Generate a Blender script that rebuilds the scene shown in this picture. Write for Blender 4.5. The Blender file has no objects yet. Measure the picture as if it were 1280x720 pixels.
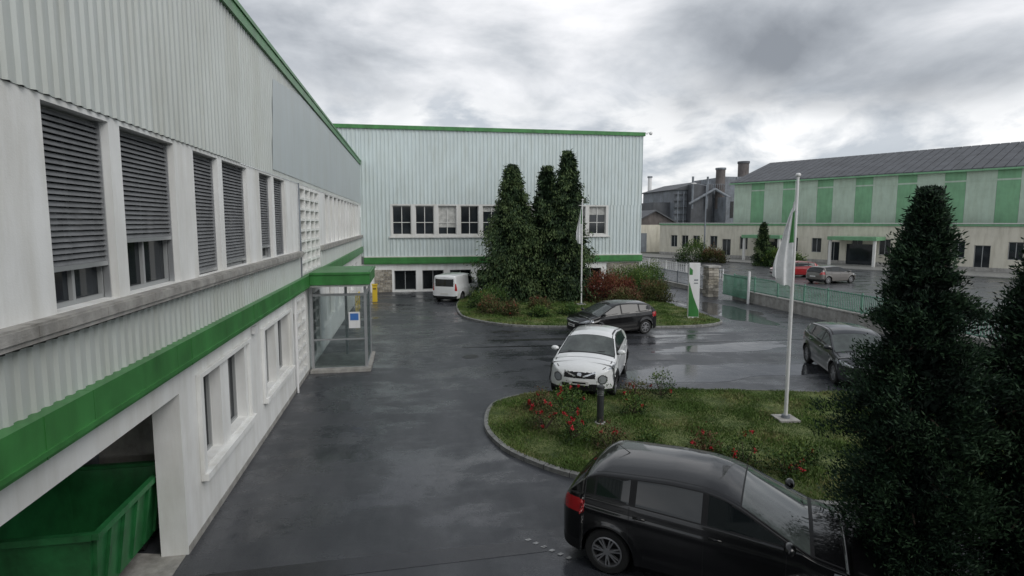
import bpy, math, numpy as np
from mathutils import Vector
R_=math.radians
sc=bpy.context.scene
rng=np.random.default_rng(7)
# ------------------------------------------------------------------ helpers
def link(o,parent=None):
    sc.collection.objects.link(o)
    if parent is not None: o.parent=parent
    return o
def empty(name,loc=(0,0,0),rz=0):
    e=bpy.data.objects.new(name,None); e.location=loc; e.rotation_euler=(0,0,rz); e.empty_display_size=.3
    return link(e)
def mat(name,col,rough=.6,metal=0,var=0,nscale=3,bump=0,bscale=40,coat=0,spec=.5,streak=0,col2=None,alpha=None):
    m=bpy.data.materials.new(name); m.use_nodes=True; nt=m.node_tree; N=nt.nodes; L=nt.links
    p=N['Principled BSDF']; p.inputs['Base Color'].default_value=(*col,1); p.inputs['Roughness'].default_value=rough
    p.inputs['Metallic'].default_value=metal; p.inputs['Coat Weight'].default_value=coat; p.inputs['Coat Roughness'].default_value=.04
    p.inputs['Specular IOR Level'].default_value=spec
    tc=N.new('ShaderNodeTexCoord'); cur=None
    if var or col2:
        n=N.new('ShaderNodeTexNoise'); n.inputs['Scale'].default_value=nscale; n.inputs['Detail'].default_value=4; n.inputs['Roughness'].default_value=.65
        L.new(tc.outputs['Object'],n.inputs['Vector'])
        r=N.new('ShaderNodeValToRGB'); r.color_ramp.elements[0].position=.35; r.color_ramp.elements[1].position=.65
        a=[c*(1-var) for c in col]; b=[min(1,c*(1+var)) for c in (col2 or col)]
        r.color_ramp.elements[0].color=(*a,1); r.color_ramp.elements[1].color=(*b,1)
        L.new(n.outputs['Fac'],r.inputs['Fac']); cur=r.outputs['Color']
    if streak:
        mp=N.new('ShaderNodeMapping'); mp.inputs['Scale'].default_value=(2.2,2.2,.35); L.new(tc.outputs['Object'],mp.inputs['Vector'])
        n=N.new('ShaderNodeTexNoise'); n.inputs['Scale'].default_value=1.3; n.inputs['Detail'].default_value=5; n.inputs['Roughness'].default_value=.62
        L.new(mp.outputs[0],n.inputs['Vector'])
        r=N.new('ShaderNodeValToRGB'); r.color_ramp.elements[0].position=.30; r.color_ramp.elements[1].position=.58
        k=1-streak; r.color_ramp.elements[0].color=(k,k*.985,k*.95,1); r.color_ramp.elements[1].color=(1,1,1,1)
        L.new(n.outputs['Fac'],r.inputs['Fac'])
        x=N.new('ShaderNodeMixRGB'); x.blend_type='MULTIPLY'; x.inputs[0].default_value=1
        if cur: L.new(cur,x.inputs[1])
        else: x.inputs[1].default_value=(*col,1)
        L.new(r.outputs[0],x.inputs[2]); cur=x.outputs[0]
    if cur: L.new(cur,p.inputs['Base Color'])
    if bump:
        n=N.new('ShaderNodeTexNoise'); n.inputs['Scale'].default_value=bscale; n.inputs['Detail'].default_value=3
        L.new(tc.outputs['Object'],n.inputs['Vector'])
        b=N.new('ShaderNodeBump'); b.inputs['Strength'].default_value=bump; b.inputs['Distance'].default_value=.02
        L.new(n.outputs['Fac'],b.inputs['Height']); L.new(b.outputs[0],p.inputs['Normal'])
    return m
class B:
    def __init__(s): s.v=[]; s.f=[]; s.m=[]; s.mats=[]
    def mi(s,m):
        if m not in s.mats: s.mats.append(m)
        return s.mats.index(m)
    def face(s,pts,m):
        k=len(s.v); s.v.extend([tuple(p) for p in pts]); s.f.append(list(range(k,k+len(pts)))); s.m.append(s.mi(m))
    def hexa(s,c,m):
        k=len(s.v); s.v.extend([tuple(p) for p in c]); i=s.mi(m)
        for q in ((3,2,1,0),(4,5,6,7),(0,1,5,4),(1,2,6,5),(2,3,7,6),(3,0,4,7)):
            s.f.append([k+a for a in q]); s.m.append(i)
    def box(s,x0,x1,y0,y1,z0,z1,m):
        s.hexa([(x0,y0,z0),(x1,y0,z0),(x1,y1,z0),(x0,y1,z0),(x0,y0,z1),(x1,y0,z1),(x1,y1,z1),(x0,y1,z1)],m)
    def obox(s,f,u0,u1,n0,n1,z0,z1,m):
        s.hexa([f(u0,n0,z0),f(u1,n0,z0),f(u1,n1,z0),f(u0,n1,z0),f(u0,n0,z1),f(u1,n0,z1),f(u1,n1,z1),f(u0,n1,z1)],m)
    def tube(s,p0,p1,r0,r1,m,n=12,cap=True):
        p0=Vector(p0);p1=Vector(p1); d=(p1-p0).normalized(); a=d.orthogonal().normalized(); b=d.cross(a)
        k=len(s.v); i=s.mi(m)
        for j in range(n):
            t=2*math.pi*j/n; o=a*math.cos(t)+b*math.sin(t); s.v.append(tuple(p0+o*r0)); s.v.append(tuple(p1+o*r1))
        for j in range(n):
            q=(j+1)%n; s.f.append([k+2*j,k+2*q,k+2*q+1,k+2*j+1]); s.m.append(i)
        if cap:
            s.f.append([k+2*j for j in range(n)][::-1]); s.m.append(i); s.f.append([k+2*j+1 for j in range(n)]); s.m.append(i)
    def ell(s,c,r,m,nu=14,nv=9):
        k=len(s.v); i=s.mi(m)
        for a in range(nv+1):
            th=math.pi*a/nv
            for b in range(nu):
                ph=2*math.pi*b/nu
                s.v.append((c[0]+r[0]*math.sin(th)*math.cos(ph),c[1]+r[1]*math.sin(th)*math.sin(ph),c[2]+r[2]*math.cos(th)))
        for a in range(nv):
            for b in range(nu):
                q=(b+1)%nu; s.f.append([k+a*nu+b,k+(a+1)*nu+b,k+(a+1)*nu+q,k+a*nu+q]); s.m.append(i)
    def obj(s,name,parent=None,smooth=False,bevel=0):
        me=bpy.data.meshes.new(name); me.from_pydata(s.v,[],s.f)
        for m in s.mats: me.materials.append(m)
        me.polygons.foreach_set('material_index',s.m)
        me.polygons.foreach_set('use_smooth',[smooth]*len(s.f)); me.update()
        o=bpy.data.objects.new(name,me); link(o,parent)
        if bevel:
            b=o.modifiers.new('bev','BEVEL'); b.width=bevel; b.segments=2; b.limit_method='ANGLE'; b.angle_limit=R_(50)
        return o
def np_mesh(name,v,f,mats,mi,parent=None,smooth=False):
    me=bpy.data.meshes.new(name); nf,k=f.shape
    me.vertices.add(len(v)); me.vertices.foreach_set('co',np.asarray(v,dtype=np.float32).ravel())
    me.loops.add(nf*k); me.loops.foreach_set('vertex_index',f.astype(np.int32).ravel())
    me.polygons.add(nf); me.polygons.foreach_set('loop_start',(np.arange(nf)*k).astype(np.int32))
    me.polygons.foreach_set('material_index',np.asarray(mi,dtype=np.int32))
    for m in mats: me.materials.append(m)
    me.update(calc_edges=True)
    me.polygons.foreach_set('use_smooth',np.full(nf,smooth)); me.update()
    return link(bpy.data.objects.new(name,me),parent)
def unit(a): return a/(np.linalg.norm(a,axis=-1,keepdims=True)+1e-9)
def leaves(name,P,D,l,w,mats,mi,parent=None):
    n=len(P); D=unit(D); S=unit(np.cross(D,rng.normal(size=(n,3))))
    l=np.asarray(l).reshape(-1,1)*rng.uniform(.7,1.3,(n,1)); w=np.asarray(w).reshape(-1,1)*rng.uniform(.7,1.3,(n,1))
    v=np.stack([P,P+D*l*.5+S*w*.5,P+D*l,P+D*l*.5-S*w*.5],1).reshape(-1,3)
    return np_mesh(name,v,np.arange(4*n).reshape(-1,4),mats,mi,parent)
# ------------------------------------------------------------------ materials
WHITEW=mat('white_render',(.77,.775,.76),.75,var=.04,nscale=1.3,streak=.17,bump=.12,bscale=60)
CLAD=mat('clad_sheet',(.49,.52,.50),.5,var=.05,nscale=.4,streak=.12)
CLADB=mat('clad_sheet_back',(.54,.61,.61),.5,var=.04,nscale=.3,streak=.10)
PANEL=mat('smooth_panel',(.47,.515,.525),.5,var=.03,nscale=.5,streak=.06)
GREEN=mat('green_trim',(.045,.20,.05),.4,var=.15,nscale=1.5,streak=.3)
LGREEN=mat('green_pale',(.15,.32,.18),.5,var=.1,nscale=.6,streak=.15)
PALE=mat('pale_green_clad',(.36,.45,.37),.5,var=.08,nscale=.6,streak=.15)
CONC=mat('concrete',(.34,.33,.31),.8,var=.2,nscale=4,streak=.3,bump=.3,bscale=50)
KERB=mat('kerb_concrete',(.20,.20,.19),.5,var=.3,nscale=6,bump=.3)
DARK=mat('dark_void',(.012,.012,.013),.8)
GLASS=mat('window_glass',(.02,.024,.028),.06,var=.4,nscale=.6,spec=.5)
GLASSD=mat('window_glass_dark',(.008,.01,.011),.12,var=.4,nscale=.6,spec=.3)
FRAME=mat('window_frame',(.30,.31,.31),.5)
FRAMEW=mat('window_frame_white',(.62,.62,.6),.5,streak=.15)
BLIND=mat('blind_slat',(.13,.135,.14),.5,var=.2,nscale=5)
SLATL=mat('curtain',(.42,.42,.40),.8,var=.25,nscale=4)
ALU=mat('aluminium',(.45,.46,.47),.35,metal=.6)
STONE=mat('stone_rubble',(.30,.27,.22),.85,var=.45,nscale=7,bump=.6,bscale=12)
ROOFG=mat('roof_sheet',(.085,.09,.10),.6,var=.2,nscale=.6,streak=.2)
CREAM=mat('cream_render',(.60,.57,.48),.8,var=.06,nscale=.6,streak=.2)
STEELG=mat('industrial_grey',(.19,.21,.235),.6,var=.25,nscale=.5,streak=.3)
STACK=mat('stack_brown',(.12,.105,.10),.7,var=.25,nscale=.5,streak=.3)
METW=mat('white_metal',(.72,.72,.72),.35,streak=.1)
FENCEG=mat('fence_green',(.12,.26,.19),.5,var=.2,nscale=2)
RUST=mat('rust',(.16,.09,.06),.8,var=.4,nscale=6)
YEL=mat('yellow_paint',(.6,.42,.03),.5)
BLUE=mat('blue_print',(.05,.16,.45),.5)
WPAINT=mat('road_paint',(.4,.4,.4),.5,var=.5,nscale=14)
BARK=mat('bark',(.07,.05,.035),.9,var=.3,nscale=10)
def leafm(n,c,r=.65): return mat(n,c,r,var=.25,nscale=2,spec=.25)
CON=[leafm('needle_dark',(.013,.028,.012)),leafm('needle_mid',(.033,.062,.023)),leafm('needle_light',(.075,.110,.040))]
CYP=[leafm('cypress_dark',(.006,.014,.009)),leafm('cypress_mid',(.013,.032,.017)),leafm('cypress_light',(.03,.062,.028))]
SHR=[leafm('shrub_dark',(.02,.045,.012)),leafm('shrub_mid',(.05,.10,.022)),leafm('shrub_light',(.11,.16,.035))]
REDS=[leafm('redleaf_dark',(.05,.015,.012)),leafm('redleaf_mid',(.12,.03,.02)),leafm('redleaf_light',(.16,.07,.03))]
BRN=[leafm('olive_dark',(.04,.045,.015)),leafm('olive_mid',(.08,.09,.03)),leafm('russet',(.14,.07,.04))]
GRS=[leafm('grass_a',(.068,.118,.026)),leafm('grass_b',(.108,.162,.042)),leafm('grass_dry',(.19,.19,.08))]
ROSE=mat('rose_petal',(.42,.01,.02),.6)
SOIL=mat('lawn_soil',(.06,.10,.022),.9,var=.35,nscale=2.2,col2=(.12,.14,.05),bump=.6,bscale=60)
def asphalt(name,c0,c1,r0,r1,bs=.3,spec=.7):
    m=bpy.data.materials.new(name); m.use_nodes=True; nt=m.node_tree; N=nt.nodes; L=nt.links; p=N['Principled BSDF']
    tc=N.new('ShaderNodeTexCoord')
    def noise(scale,sx=1,sy=1,det=4,rough=.6,rot=.25):
        mp=N.new('ShaderNodeMapping'); mp.inputs['Scale'].default_value=(sx,sy,1); mp.inputs['Rotation'].default_value=(0,0,rot); L.new(tc.outputs['Object'],mp.inputs[0])
        n=N.new('ShaderNodeTexNoise'); n.noise_dimensions='2D'; n.inputs['Scale'].default_value=scale; n.inputs['Detail'].default_value=det; n.inputs['Roughness'].default_value=rough
        L.new(mp.outputs[0],n.inputs['Vector']); return n.outputs['Fac']
    def ramp(src,p0,p1,a,b):
        r=N.new('ShaderNodeValToRGB'); r.color_ramp.elements[0].position=p0; r.color_ramp.elements[1].position=p1
        r.color_ramp.elements[0].color=(*a,1); r.color_ramp.elements[1].color=(*b,1); L.new(src,r.inputs[0]); return r.outputs[0]
    col=ramp(noise(.9,1,.35,6,.7),.35,.68,c0,c1)
    grain=ramp(noise(55,det=2),.3,.7,(.72,.72,.72),(1.35,1.35,1.35))
    x=N.new('ShaderNodeMixRGB'); x.blend_type='MULTIPLY'; x.inputs[0].default_value=1; L.new(col,x.inputs[1]); L.new(grain,x.inputs[2]); L.new(x.outputs[0],p.inputs['Base Color'])
    rr=noise(.5,.7,1.3,6,.7,.1)
    rg=ramp(rr,.38,.56,(r0,)*3,(r1,)*3); L.new(rg,p.inputs['Roughness'])
    b=N.new('ShaderNodeBump'); b.inputs['Distance'].default_value=.01
    L.new(noise(70,det=2),b.inputs['Height'])
    bs_=ramp(rr,.38,.58,(bs*.15,)*3,(bs,)*3); L.new(bs_,b.inputs['Strength'])
    b2=N.new('ShaderNodeBump'); b2.inputs['Distance'].default_value=.03; b2.inputs['Strength'].default_value=.16
    L.new(noise(1.6,det=3),b2.inputs['Height']); L.new(b.outputs[0],b2.inputs['Normal']); L.new(b2.outputs[0],p.inputs['Normal'])
    p.inputs['Specular IOR Level'].default_value=spec
    return m
ASPH=asphalt('wet_asphalt',(.030,.033,.039),(.060,.063,.070),.15,.44,.4,.65)
ASPHD=asphalt('wet_asphalt_dark',(.014,.015,.018),(.026,.027,.031),.08,.25,.15)
ROADM=asphalt('street_asphalt',(.04,.042,.046),(.07,.072,.075),.2,.4)
PUD=asphalt('rain_water',(.035,.037,.04),(.05,.052,.055),.03,.12,.04,.85)
GROUND=mat('ground_mix',(.05,.06,.04),.8,var=.3,nscale=.05,col2=(.08,.085,.07))
# ------------------------------------------------------------------ wall helper
def wall(b,f,u0,u1,z0,z1,holes,m,depth=.22,n=0.):
    us=sorted({u0,u1,*[h[0] for h in holes],*[h[1] for h in holes]}); zs=sorted({z0,z1,*[h[2] for h in holes],*[h[3] for h in holes]})
    for a,c in zip(us[:-1],us[1:]):
        for d,e in zip(zs[:-1],zs[1:]):
            um=(a+c)/2; zm=(d+e)/2
            if any(h[0]<um<h[1] and h[2]<zm<h[3] for h in holes): continue
            b.face([f(a,n,d),f(c,n,d),f(c,n,e),f(a,n,e)],m)
    for h in holes:
        a,c,d,e=h[:4]; k=n-depth
        b.face([f(a,n,d),f(a,k,d),f(a,k,e),f(a,n,e)],m); b.face([f(c,n,d),f(c,k,d),f(c,k,e),f(c,n,e)],m)
        b.face([f(a,n,d),f(c,n,d),f(c,k,d),f(a,k,d)],m); b.face([f(a,n,e),f(c,n,e),f(c,k,e),f(a,k,e)],m)
def window(b,f,u0,u1,z0,z1,n,fm=FRAME,mull=1,trans=None,t=.05,glass=GLASS,blind=None,curtain=0):
    b.face([f(u0,n+.01,z0),f(u1,n+.01,z0),f(u1,n+.01,z1),f(u0,n+.01,z1)],glass)
    e=.001
    b.obox(f,u0+e,u0+t,n+.012,n+.06,z0+e,z1-e,fm); b.obox(f,u1-t,u1-e,n+.012,n+.06,z0+e,z1-e,fm)
    b.obox(f,u0+t,u1-t,n+.012,n+.058,z0+e,z0+t,fm); b.obox(f,u0+t,u1-t,n+.012,n+.058,z1-t,z1-e,fm)
    for i in range(mull):
        u=u0+(u1-u0)*(i+1)/(mull+1); b.obox(f,u-t*.5,u+t*.5,n+.012,n+.056,z0+t,z1-t,fm)
    if trans: b.obox(f,u0+t,u1-t,n+.012,n+.054,trans-t*.5,trans+t*.5,fm)
    if curtain:
        b.face([f(u0+t,n+.013,z1-t),f(u1-t,n+.013,z1-t),f(u1-t,n+.013,z1-(z1-z0)*curtain),f(u0+t,n+.013,z1-(z1-z0)*curtain)],SLATL)
    if blind:
        z=z1-.02
        while z>blind:
            b.hexa([f(u0+.02,n+.08,z-.058),f(u1-.02,n+.08,z-.058),f(u1-.02,n+.115,z-.058),f(u0+.02,n+.115,z-.058),
                    f(u0+.02,n+.075,z-.014),f(u1-.02,n+.075,z-.014),f(u1-.02,n+.085,z-.01),f(u0+.02,n+.085,z-.01)],BLIND); z-=.06
        b.obox(f,u0+.02,u1-.02,n+.075,n+.13,z-.05,z,ALU)
        for u in (u0+.012,u1-.03): b.obox(f,u,u+.018,n+.07,n+.135,z0,z1-.002,ALU)
def corr(b,f,u0,u1,z0,z1,m,per=.25,dep=.04,n=0.):
    prof=[(0,0),(.45,0),(.58,1),(.87,1),(1,0)]; u=u0
    while u<u1-1e-6:
        for (a,c),(d,e) in zip(prof[:-1],prof[1:]):
            a_=min(u+a*per,u1); d_=min(u+d*per,u1)
            if d_>a_: b.face([f(a_,n+c*dep,z0),f(d_,n+e*dep,z0),f(d_,n+e*dep,z1),f(a_,n+c*dep,z1)],m)
        u+=per
# ------------------------------------------------------------------ ground
def sheet(name,pts,z,m,parent=None):
    b=B(); b.face([(p[0],p[1],z) for p in pts],m); return b.obj(name,parent)
sheet('ground',[(-900,-700),(900,-700),(900,1100),(-900,1100)],-.01,GROUND)
sheet('asphalt_yard',[(-8,-12),(20.7,-12),(20.7,41),(20.5,60),(-8,60)],0,ASPH)
sheet('street_road',[(20.7,-40),(60,-40),(60,10),(50,45),(37,75),(30,110),(18.5,110),(20.5,60),(20.7,41)],0,ROADM)
def blob(cx,cy,rx,ry,seed,rot=0,n=60):
    r=np.random.default_rng(seed); ph=r.uniform(0,6.28,6); out=[]
    for i in range(n):
        t=2*math.pi*i/n; k=1+.18*math.sin(2*t+ph[0])+.13*math.sin(3*t+ph[1])+.09*math.sin(5*t+ph[2])+.06*math.sin(9*t+ph[3])+.04*math.sin(14*t+ph[4])
        x=rx*k*math.cos(t); y=ry*k*math.sin(t); out.append((cx+x*math.cos(rot)-y*math.sin(rot),cy+x*math.sin(rot)+y*math.cos(rot)))
    return out
sheet('puddle',blob(10.4,16.9,3.8,1.0,3,-.08),.004,PUD)
sheet('puddle',blob(12.6,20.3,3.4,.6,5,.05),.004,PUD)
sheet('puddle',blob(17.6,29,1.6,3.6,9,.1),.004,PUD)
sheet('puddle',blob(8.5,22.9,4.2,.3,12,-.04),.0045,PUD)
sheet('asphalt_patch',[(-3.2,7.7),(-1,7.78),(2.0,7.86),(2.1,8.2),(-.6,8.2),(-3.2,8.12)],.004,ASPHD)
sheet('asphalt_patch',[(8.2,18.8),(9.6,18.7),(9.7,19.5),(8.3,19.6)],.0065,ROADM)
sheet('asphalt_patch',[(2,22.0),(8,21.5),(14,21.3),(20,20.9),(20,21.0),(14,21.42),(8,21.62),(2,22.15)],.008,ASPHD)
b=B()
for i in range(6):
    x=1.72+i*.1; y=8.22-.115*i
    b.face([(x,y,.009),(x+.045,y-.045,.009),(x+.11,y-.01,.009),(x+.07,y+.03,.009)],WPAINT)
b.obj('road_marking')
b=B(); b.tube((2.2,20.5,.001),(2.2,20.5,.012),.33,.33,ROADM,24); b.tube((2.2,20.5,.012),(2.2,20.5,.016),.28,.28,mat('cast_iron',(.03,.03,.032),.3,metal=.5,bump=.5,bscale=30),24); b.obj('manhole_cover')
def catmull(pts,k=10):
    P=np.array(pts,float); n=len(P); out=[]
    for i in range(n):
        a,b_,c,d=P[i-1],P[i],P[(i+1)%n],P[(i+2)%n]
        for j in range(k):
            t=j/k; out.append(.5*((2*b_)+(-a+c)*t+(2*a-5*b_+4*c-d)*t*t+(-a+3*b_-3*c+d)*t**3))
    return np.array(out)
def inpoly(x,y,P):
    r=np.zeros(len(x),bool); n=len(P)
    for i in range(n):
        x0,y0=P[i-1]; x1,y1=P[i]
        c=((y0>y)!=(y1>y))&(x<(x1-x0)*(y-y0)/(y1-y0+1e-12)+x0); r^=c
    return r
def island(pts,nblades,hl):
    P=catmull(pts)
    T=np.roll(P,-1,0)-np.roll(P,1,0); T=unit(T); Nn=np.stack([T[:,1],-T[:,0]],1)
    area=.5*np.sum(P[:,0]*np.roll(P[:,1],-1)-np.roll(P[:,0],-1)*P[:,1])
    if area>0: Nn=-Nn
    I=P+Nn*.10
    e=empty('lawn_island'); b=B(); b.face([(p[0],p[1],.09) for p in I],SOIL); b.obj('lawn_ground',e)
    b=B(); n=len(P)
    for i in range(n):
        j=(i+1)%n
        a,c,d,h=P[i],P[j],I[j],I[i]
        b.face([(*a,0),(*c,0),(*c,.09),(*a,.09)],KERB); b.face([(*a,.09),(*c,.09),(*d,.11),(*h,.11)],KERB); b.face([(*h,.11),(*d,.11),(*d,.08),(*h,.08)],KERB)
        if i%4==0:
            u=(c-a)/np.linalg.norm(c-a)*.006; o=(P[i]-I[i])*.03
            b.face([(*(a-u+o),0),(*(a+u+o),0),(*(a+u+o),.092),(*(a-u+o),.092)],DARK); b.face([(*(a-u+o),.092),(*(a+u+o),.092),(*(h+u),.1125),(*(h-u),.1125)],DARK)
    b.obj('kerb',e)
    lo=I.min(0); hi=I.max(0); x=rng.uniform(lo[0],hi[0],nblades*2); y=rng.uniform(lo[1],hi[1],nblades*2)
    k=inpoly(x,y,P+Nn*.07); x=x[k];y=y[k]; m=len(x)
    cl=np.sin(x*2.1+1.3*np.sin(y*1.7))*np.sin(y*2.6+np.sin(x*1.1))+rng.normal(0,.5,m)
    mi=np.where(cl>.75,2,np.where(cl>-.1,1,0))
    Pp=np.stack([x,y,np.full(m,.085)],1); D=np.stack([rng.normal(0,.45,m),rng.normal(0,.45,m),np.ones(m)],1)
    hh=hl*(1+.5*np.sin(x*3.1+y)*np.sin(y*2.3-x))
    leaves('grass',Pp,D,hh,hh*.30,GRS,mi,e)
    return e
isl1=[(2.6,30.3),(3.2,28),(4.8,26.2),(7,25.4),(10.5,24.7),(13.3,24.5),(15.1,25.1),(15.6,26.5),(15.5,30),(16,34),(17,38.6),(10,39),(4.6,38.6),(3,35)]
isl2=[(1.75,13.3),(2.2,14.8),(3.4,15.5),(5.5,15.45),(8.5,15.0),(11.3,14.3),(15,13.3),(17.5,12.2),(18,9),(16,6.5),(12,6.9),(7.4,8.2),(5.2,9.0),(3.3,10.0),(2.3,11.1),(1.85,12.1)]
island(isl1,45000,.09); island(isl2,120000,.058)
# ------------------------------------------------------------------ left building
fL=lambda u,n,z:(-3.35+n,u,z)
LB=empty('office_building')
b=B()
corr(b,fL,2,40.9,6.2,9.02,CLAD,.18,.032)
corr(b,fL,2,18.05,3.3,3.9,CLAD,.18,.03); corr(b,fL,22.35,40.9,3.3,3.9,CLAD,.18,.03)
b.obj('cladding',LB)
b=B(); b.face([fL(14.9,.038,6.32),fL(40.88,.038,6.32),fL(40.88,.038,8.98),fL(19,.038,8.98),fL(15.3,.038,8.6)],PANEL)
for i in range(1,7): b.face([fL(14.9+i*3.6,.0395,6.32),fL(14.92+i*3.6,.0395,6.32),fL(14.92+i*3.6,.0395,8.9),fL(14.9+i*3.6,.0395,8.9)],CLAD)
b.obj('blank_panel',LB)
up=[]
W=[(2.4,3.45),(3.7,5.0),(6.0,7.2),(7.45,9.0),(9.75,10.9),(11.15,12.75),(13.75,14.9),(15.15,16.4)]
for a,c in W: up.append((a,c,4.13,6.14))
far=[(23.95+i*1.42,23.95+i*1.42+1.12,4.13,6.14) for i in range(11)]
up+=far; cl=(18.3,22.1,3.36,6.14)
b=B(); wall(b,fL,2,18.05,4.12,6.199,[h for h in up if h[1]<18],WHITEW,.22,-.01)
wall(b,fL,18.05,22.35,3.301,6.199,[cl],WHITEW,.30,-.01)
wall(b,fL,22.35,40.9,4.12,6.199,far,WHITEW,.22,-.01)
low=[(9.55,10.5),(10.95,12.0),(13.5,14.65),(15.0,16.2)]
lh=[(a,c,1.0,2.48) for a,c in low]+[(17.2,18.7,.35,2.7),(19.9,21.9,0.001,2.5)]
lh+=[(24.5+i*2.9,26.3+i*2.9,.95,2.45) for i in range(5)]
wall(b,fL,8.7,40.9,0,2.899,lh,WHITEW,.25,-.02)
b.face([fL(8.7,-.02,0),fL(8.7,-.40,0),fL(8.7,-.40,2.5),fL(8.7,-.02,2.5)],WHITEW)
b.face([fL(8.7,-.02,2.5),fL(8.7,-.02,2.899),fL(2,-.02,2.899),fL(2,-.02,2.5)],WHITEW)
b.face([fL(8.7,-.02,2.5),fL(2,-.02,2.5),fL(2,-.4,2.5),fL(8.7,-.4,2.5)],WHITEW)
b.box(-3.75,-3.37,3.9,4.4,0,2.499,WHITEW)
b.obox(fL,8.72,19.2,-.019,-.012,0,.12,CONC)
b.obj('walls',LB)
b=B()
b.box(-8,-7.8,1,9.9,0,2.7,CONC); b.box(-7.8,-3.76,9.7,9.9,0,2.7,CONC); b.box(-7.8,-3.76,1,9.7,2.62,2.75,CONC)
b.face([(-7.8,1,.004),(-3.4,1,.004),(-3.4,8.69,.004),(-7.8,9.7,.004)],CONC)
b.tube((-6.5,9.6,0),(-6.5,9.6,2.6),.05,.05,RUST); b.box(-6.2,-5.0,9.62,9.69,.0,2.1,STEELG)
b.obj('open_bay',LB)
b=B()
for s,e in ((2,18.05),(22.35,40.88)):
    b.obox(fL,s,e,-.015,.13,3.95,4.12,CONC)
for i in range(14):
    b.obox(fL,2+i*1.15,2+i*1.15+1.14,.131,.15,4.0,4.10,CONC)
b.obj('ledge',LB)
b=B()
for i in range(8): b.obox(fL,2+i*2.1,2+i*2.1+2.09,-.015,.15,2.9,3.3,GREEN)
b.obox(fL,18.8,40.8,-.015,.15,2.9,3.3,GREEN)
for i in range(5): b.obox(fL,2+i*3.4,2+i*3.4+.02,.15,.156,2.9,3.3,GREEN)
b.obox(fL,2,18.79,.151,.175,2.94,2.99,GREEN)
b.obox(fL,2,40.9,-.3,.09,9.02,9.32,GREEN); b.obox(fL,2,40.9,.091,.12,9.24,9.33,GREEN)
b.obj('green_bands',LB)
b=B()
for i,(a,c) in enumerate(W):
    window(b,fL,a,c,4.13,6.14,-.225,FRAME,1,None,.05,blind=[4.2,4.3,4.6,4.85,4.25,4.3,4.5,4.2][i])
for i,h in enumerate(far): window(b,fL,h[0],h[1],h[2],h[3],-.225,FRAMEW,1,5.0,.06,curtain=[0,.3,0,.5,.2][i%5])
for a,c in low: window(b,fL,a,c,1.0,2.48,-.265,FRAME,1,None,.05)
for h in lh[6:]: window(b,fL,h[0],h[1],h[2],h[3],-.265,FRAMEW,1,None,.05)
window(b,fL,19.9,21.9,.003,2.5,-.26,ALU,1,None,.06)
b.obj('windows',LB)
b=B()
for a,c in ((9.35,12.3),(13.3,16.4)):
    b.obox(fL,a,c,-.019,.10,.84,.96,WHITEW); b.obox(fL,a,a+.14,-.019,.05,.961,2.6,WHITEW); b.obox(fL,c-.14,c,-.019,.05,.961,2.6,WHITEW); b.obox(fL,a+.14,c-.14,-.019,.05,2.52,2.6,WHITEW)
b.obj('window_surrounds',LB,bevel=.006)
b=B()
for (a,c,d,e,nc,nr) in ((18.3,22.1,3.36,6.14,4,8),(17.2,18.7,.35,2.7,2,6)):
    b.face([fL(a,-.3,d),fL(c,-.3,d),fL(c,-.3,e),fL(a,-.3,e)],GLASSD)
    for i in range(nc+1):
        u=a+.04+(c-a-.08)*i/nc; b.obox(fL,u-.035,u+.035,-.28,.03,d+.001,e-.001,WHITEW)
    for j in range(nr+1):
        z=d+.04+(e-d-.08)*j/nr; b.obox(fL,a+.002,c-.002,-.27,.02,z-.04,z+.04,WHITEW)
b.obj('claustra_grid',LB)
b=B(); b.box(-20,-3.66,2,40.89,9.0,9.1,ROOFG); b.box(-20,-19.9,2,40.89,0,9,CLAD); b.obj('roof',LB)
b=B(); b.tube((-3.3,18.12,3.31),(-3.3,18.12,6.2),.025,.025,STEELG,8); b.tube((-3.3,16.9,0),(-3.3,16.9,2.9),.03,.03,METW,8)
b.obj('downpipes',LB)
b=B(); b.box(-3.36,-3.28,12.55,12.75,2.62,2.78,METW); b.box(-3.36,-3.26,17.0,17.12,2.2,2.34,METW); b.obj('wall_lights',LB)
e=empty('unseen_rear_wing'); fR=lambda u,n,z:(u,-1.6+n,z)  # unseen wing behind the camera, added to darken car reflections and low sky light
b=B(); rh=[(-2.5+i*2.0,-1.1+i*2.0,4.1,6.1) for i in range(12)]+[(-2.5+i*2.0,-1.1+i*2.0,1.0,2.5) for i in range(12)]
wall(b,fR,-3.35,22,0,7.0,rh,CLAD,.2,0); b.obox(fR,-3.4,22,.001,.1,7.0,7.3,GREEN); b.obox(fR,-3.4,22,.001,.1,2.9,3.3,GREEN); b.obj('walls',e)
b=B()
for h in rh: window(b,fR,*h,-.2,FRAME,1)
b.obj('windows',e)
b=B(); b.box(-3.35,22,-14,-1.61,7.0,7.1,ROOFG); b.obj('roof',e)
# entrance canopy
EC=empty('entrance_canopy')
TGL=bpy.data.materials.new('clear_glass'); TGL.use_nodes=True; nt=TGL.node_tree; nt.nodes.remove(nt.nodes['Principled BSDF'])
t1=nt.nodes.new('ShaderNodeBsdfTransparent'); t1.inputs[0].default_value=(.75,.8,.8,1); g1=nt.nodes.new('ShaderNodeBsdfGlossy'); g1.inputs['Roughness'].default_value=.03; mx=nt.nodes.new('ShaderNodeMixShader'); mx.inputs[0].default_value=.12
nt.links.new(t1.outputs[0],mx.inputs[1]); nt.links.new(g1.outputs[0],mx.inputs[2]); nt.links.new(mx.outputs[0],nt.nodes['Material Output'].inputs[0])
b=B(); b.box(-3.195,-1.3,18.8,21.6,2.97,3.36,GREEN); b.box(-3.195,-1.36,18.86,21.54,2.9,2.968,FRAMEW); b.box(-3.19,-1.35,18.85,21.55,3.361,3.38,GREEN)
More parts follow.
